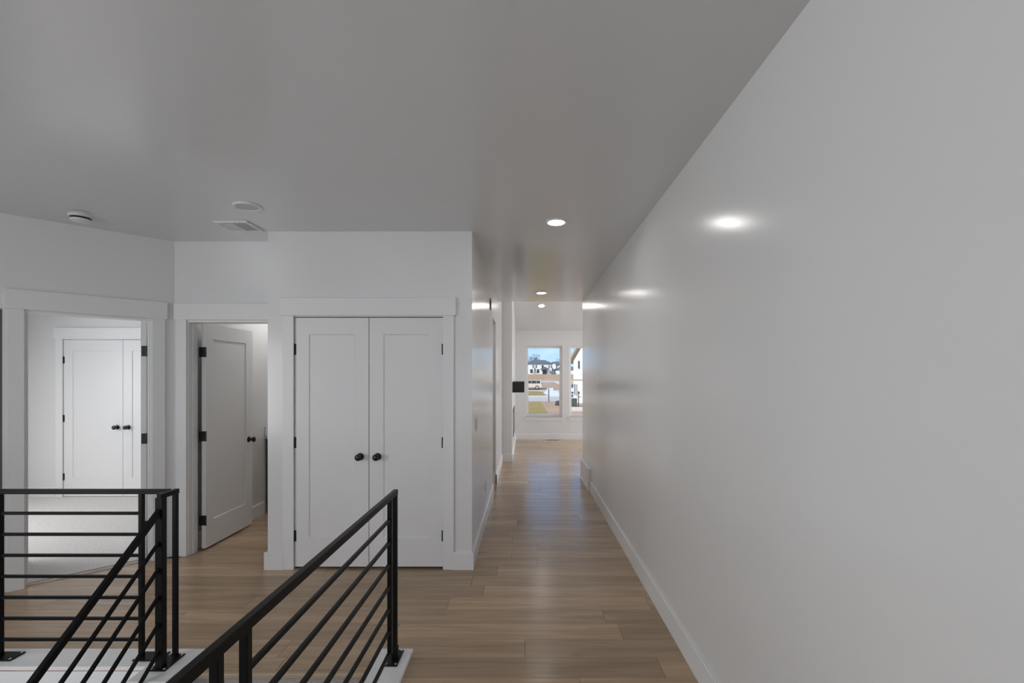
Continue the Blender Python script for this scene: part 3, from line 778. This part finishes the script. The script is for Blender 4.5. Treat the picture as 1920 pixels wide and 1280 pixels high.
prism(bm, [(7.8, 2.6), (12.4, 2.6), (12.4, 2.8), (10.1, 3.9), (7.8, 2.8)], 247.6, 250, lambda u, v, t: (u, t, HB + v)); obj('porch_roof', bm, 'roof', root)
for x in (8.1, 12.1):
    bm = NB(); box(bm, (x - .15, 247.8, HB), (x + .15, 248.1, HB + 2.6)); obj('porch_post', bm, 'house_w', root)
house('brown_roofed_house', 'brown roofed house behind the left of the white house', -9, 3.5, 275, 285, gz(275), 5.0, 2.6, 'house_c', 'roof_r', [])
ph = house('pale_house', 'pale house with dark roof right of the white house', 14.6, 26, 300, 312, gz(300), 5.4, 1.7, 'house_w', 'roof', [(17, 3, 1.2, 1.5, ''), (21, 3, 1.2, 1.5, '')])
house('low_grey_roofed_house', 'low house with broad grey roof beside the white house', 15.6, 30, 262, 272, gz(262), 2.2, 1.9, 'house_w', 'roof', [(20, .5, 1.5, 1.2, '')])
bm = NB(); box(bm, (15.6, 248, gz(248)), (28, 248.3, gz(248) + 1.9)); tag(obj('garden_fence', bm, 'house_w'), 'long white garden fence right of the white house', 'fence')
for gx_, gw_, gh_ in ((17.2, 3.4, 4.9), (22.0, 5.2, 3.9)):
    zz = gz(300); bm = NB(); prism(bm, [(gx_ - gw_ / 2, zz - .5), (gx_ + gw_ / 2, zz - .5), (gx_ + gw_ / 2, zz + gh_), (gx_, zz + gh_ + gw_ * .36), (gx_ - gw_ / 2, zz + gh_)], 296, 300, lambda u, v, t: (u, t, v)); g_ = obj('gable_wing', bm, 'house_w', ph)
    bm = NB(); e_ = gw_ / 2 + .4; prism(bm, [(gx_ - e_, zz + gh_ - .28), (gx_, zz + gh_ + gw_ * .36), (gx_ + e_, zz + gh_ - .28), (gx_ + e_, zz + gh_), (gx_, zz + gh_ + gw_ * .36 + .35), (gx_ - e_, zz + gh_)], 295.6, 300, lambda u, v, t: (u, t, v)); obj('gable_roof', bm, 'roof', g_)
# neighbour house, gable end seen at an angle through the second window
nb = thing('neighbor_house', 'near cream house with steep gable seen in the right window', 'house', (6, 42, GZ))
C0 = Vector((4.5, 45, 0)); dN = Vector((.42, -.907, 0)).normalized(); bN = Vector((.907, .42, 0))
def nf(u, v, t): p = C0 + dN * u + bN * t; return (p.x, p.y, v)
ez = 3.25; GW = 9.0; pit = .85
bm = NB(); prism(bm, [(0, GZ - .3), (GW, GZ - .3), (GW, ez), (GW / 2, ez + pit * GW / 2), (0, ez)], 0, 10, nf); obj('house_wall', bm, 'house_c', nb)
bm = NB(); ov = .45
prism(bm, [(-ov, ez - pit * ov), (GW / 2, ez + pit * GW / 2), (GW + ov, ez - pit * ov), (GW + ov, ez - pit * ov + .3), (GW / 2, ez + pit * GW / 2 + .34), (-ov, ez - pit * ov + .3)], -.35, 10.3, nf); obj('roof', bm, 'soffit', nb)
bm = NB(); prism(bm, [(.92, 2.4), (1.16, 2.4), (1.16, 3.1), (.92, 3.1)], -.05, .02, nf); obj('house_window', bm, 'hwin', nb)
bm = NB(); prism(bm, [(.30, .0), (.42, .0), (.42, 1.0), (.30, 1.0)], -.12, .02, nf); obj('electric_meter', bm, 'steel', nb)
bm = NB(); prism(bm, [(.66, -.1), (.76, -.1), (.76, .95), (.66, .95)], -.10, .02, nf); obj('conduit', bm, 'steel', nb)
for k in range(22):
    u = .0 + 9.0 / 22 * k
# utility box, post, stakes
root = thing('utility_box', 'dark green utility box beside the cream house', 'utility box', (3.85, 38.5, GZ))
bm = NB(); box(bm, (3.54, 38.2, GZ), (4.12, 38.8, GZ + .62), None, .02); obj('cabinet', bm, 'box', root)
bm = NB(); box(bm, (3.50, 38.15, GZ + .62), (4.16, 38.85, GZ + .69), None, .02); obj('lid', bm, 'steel', root)
root = thing('hand_pump', 'thin dark standpipe beside the utility box', 'standpipe', (4.28, 38.6, GZ))
bm = NB(); tube(bm, (4.28, 38.6, GZ), (4.28, 38.6, GZ + 1.1), .035, .035, 8); obj('pipe', bm, 'post', root)
bm = NB(); box(bm, (4.2, 38.52, GZ + .75), (4.48, 38.58, GZ + .80)); box(bm, (4.22, 38.5, GZ + 1.0), (4.36, 38.7, GZ + 1.22), None, .03); obj('head', bm, 'post', root)
bm = NB(); box(bm, (2.22, 46.4, GZ), (2.31, 46.47, GZ + 1.28), Matrix.Translation((0, 0, 0)), .01); tag(obj('marker_post', bm, 'post'), 'thin dark marker post before the pale street', 'post')
for k in range(3):
    bm = NB(); x = 4.7 + .22 * k; box(bm, (x - .05, 128, gz(128) - .05), (x + .05, 128.1, gz(128) + .62)); 
    tag(obj('stake', bm, 'redpost'), ['leftmost','middle','rightmost'][k] + ' of three small red stakes at the field edge', 'stake', 'red stakes at the field edge')
bm = NB()
rs = random.Random(5)
bmesh.ops.create_icosphere(bm, subdivisions=2, radius=.30)
for v in bm.verts: v.co *= .75 + .5 * rs.random(); v.co.z *= .8
bmesh.ops.translate(bm, vec=(2.75, 40, GZ + .16), verts=bm.verts[:]); tag(obj('dark_rock', bm, 'post'), 'dark rock lying on the bare dirt near the street', 'rock')

def car(name, label, x1, y, zb, paint, kind):
    """side view along X; rear at x1, front towards -X"""
    Ln = 4.7; root = thing(name, label, 'car', (x1 - Ln / 2, y, zb))
    bm = NB()
    if kind == 'suv': p = [(0, .45), (0, .95), (-.08, 1.10), (-.22, 1.70), (-.4, 1.76), (-2.6, 1.76), (-3.35, 1.12), (-4.5, 1.0), (-4.7, .75), (-4.68, .35), (-.1, .35)]
    else: p = [(0, .4), (0, .95), (-.3, 1.02), (-1.0, 1.5), (-1.6, 1.56), (-2.6, 1.5), (-3.4, 1.02), (-4.5, .9), (-4.7, .7), (-4.68, .3), (-.1, .3)]
    prism(bm, p, y - .9, y + .9, lambda u, v, t: (x1 + u, t, zb + v)); bmesh.ops.bevel(bm, geom=bm.edges[:], offset=.05, segments=1, affect='EDGES'); obj('car_body', bm, paint, root)
    ws = [[(-.35, 1.15), (-.42, 1.62), (-1.05, 1.62), (-1.05, 1.15)], [(-1.13, 1.15), (-1.13, 1.62), (-2.0, 1.62), (-2.0, 1.15)], [(-2.08, 1.15), (-2.08, 1.62), (-2.6, 1.62), (-3.1, 1.15)]] if kind == 'suv' else [[(-.55, 1.02), (-1.05, 1.42), (-1.7, 1.46), (-1.7, 1.02)], [(-1.78, 1.02), (-1.78, 1.46), (-2.55, 1.42), (-3.1, 1.02)]]
    for q in ws:
        bm = NB(); prism(bm, q, y - .93, y - .88, lambda u, v, t: (x1 + u, t, zb + v)); obj('side_window', bm, 'hwin', root)
    q = [(-2.75, 1.72), (-3.30, 1.22), (-3.34, 1.24), (-2.79, 1.75)] if kind == 'suv' else [(-2.62, 1.47), (-3.30, 1.08), (-3.35, 1.10), (-2.67, 1.51)]
    bm = NB(); prism(bm, q, y - .74, y + .74, lambda u, v, t: (x1 + u, t, zb + v)); obj('windscreen', bm, 'hwin', root)
    if kind == 'sedan':
        bm = NB(); box(bm, (x1 - 4.74, y - .45, zb + .42), (x1 - 4.66, y + .45, zb + .62), None, .01); obj('grille', bm, 'tyre', root)
        for sy in (-1, 1):
            bm = NB(); box(bm, (x1 - 4.73, y + sy * .7 - .16, zb + .6), (x1 - 4.62, y + sy * .7 + .16, zb + .74), None, .02); obj('head_lamp', bm, 'steel', root)
    for wx in (-.95, -3.75):
        for wy in (y - .85, y + .85):
            T = Matrix.Translation((x1 + wx, wy, zb + .37)) @ Matrix.Rotation(R(90), 4, 'X')
            bm = NB(); lathe(bm, [(.26, -.11), (.36, -.11), (.37, -.07), (.37, .07), (.36, .11), (.26, .11)], T, 18); t_ = obj('wheel', bm, 'tyre', root)
            bm = NB(); lathe(bm, [(.25, -.115), (.25, .115)], T, 14); obj('rim', bm, 'rim', t_)
    bm = NB(); box(bm, (x1 - .12, y - .92, zb + .95), (x1 + .01, y - .7, zb + 1.2), None, .01); obj('tail_lamp', bm, 'red', root)
    return root
car('parked_suv', 'tan sport utility car parked across the street', 3.2, 93, gz(93) + .02, 'suv', 'suv')
wc = car('white_car', 'white car facing the viewer beside the corner of the cream house', 5.95 + 2.35, 59.5, GZ + .03, 'carw', 'sedan')
wc.rotation_euler = (0, 0, R(90))

# bare trees and shrubs by the far house
def bare_tree(x, y, h, label, group):
    r = random.Random(int(x * 10)); root = thing('bare_tree', label, 'tree', (x, y, gz(y)), group)
    bm = NB(); z = gz(y)
    tube(bm, (x, y, z), (x, y, z + h * .45), .32, .2, 6); obj('trunk', bm, 'bark', root)
    bm = NB()
    for k in range(16):
        a = r.random() * 6.28; z0 = z + h * (.3 + .25 * r.random()); L1 = h * (.25 + .3 * r.random())
        p1 = (x + math.cos(a) * L1 * .45, y + math.sin(a) * L1 * .45, z0 + L1 * .8)
        tube(bm, (x, y, z0), p1, .13, .05, 4)
        for j in range(4):
            b_ = r.random() * 6.28; l2 = L1 * .5
            tube(bm, p1, (p1[0] + math.cos(b_) * l2 * .5, p1[1] + math.sin(b_) * l2 * .5, p1[2] + l2 * .7), .06, .025, 3)
    obj('branches', bm, 'bark', root)
for x, y, h, lb in ((4.6, 290, 10.5, 'bare tree rising behind the left roof slope'), (7.2, 312, 11.5, 'tall bare tree behind the middle of the white house roof'), (2.2, 330, 10, 'small bare tree left behind the brown roof'), (23.8, 345, 10, 'bare tree behind the pale house roof')):
    bare_tree(x, y, h, lb, 'bare trees behind the houses')
def shrub(x, y, h, w, label):
    r = random.Random(int(x * 7)); z = gz(y); root = thing('evergreen_shrub', label, 'shrub', (x, y, z), 'evergreens before the white house')
    bm = NB(); tube(bm, (x, y, z), (x, y, z + h * .8), .12, .04, 5); obj('stem', bm, 'bark', root)
    bm = NB()
    for k in range(260):
        t = r.random(); rad = w / 2 * (1 - t) * (.5 + .6 * r.random()) + .1; a = r.random() * 6.28
        c = Vector((x + math.cos(a) * rad, y + math.sin(a) * rad, z + .15 + t * h)); s = .22
        vs = [bm.verts.new(c + Vector((r.uniform(-s, s), r.uniform(-s, s), r.uniform(-s, s)))) for _ in range(3)]; bm.faces.new(vs)
    obj('foliage', bm, 'leaf', root)
shrub(4.9, 246.5, 3.0, 2.0, 'dark evergreen between the two lower house windows')
shrub(14.0, 246.5, 3.2, 1.8, 'dark evergreen at the right corner of the white house')
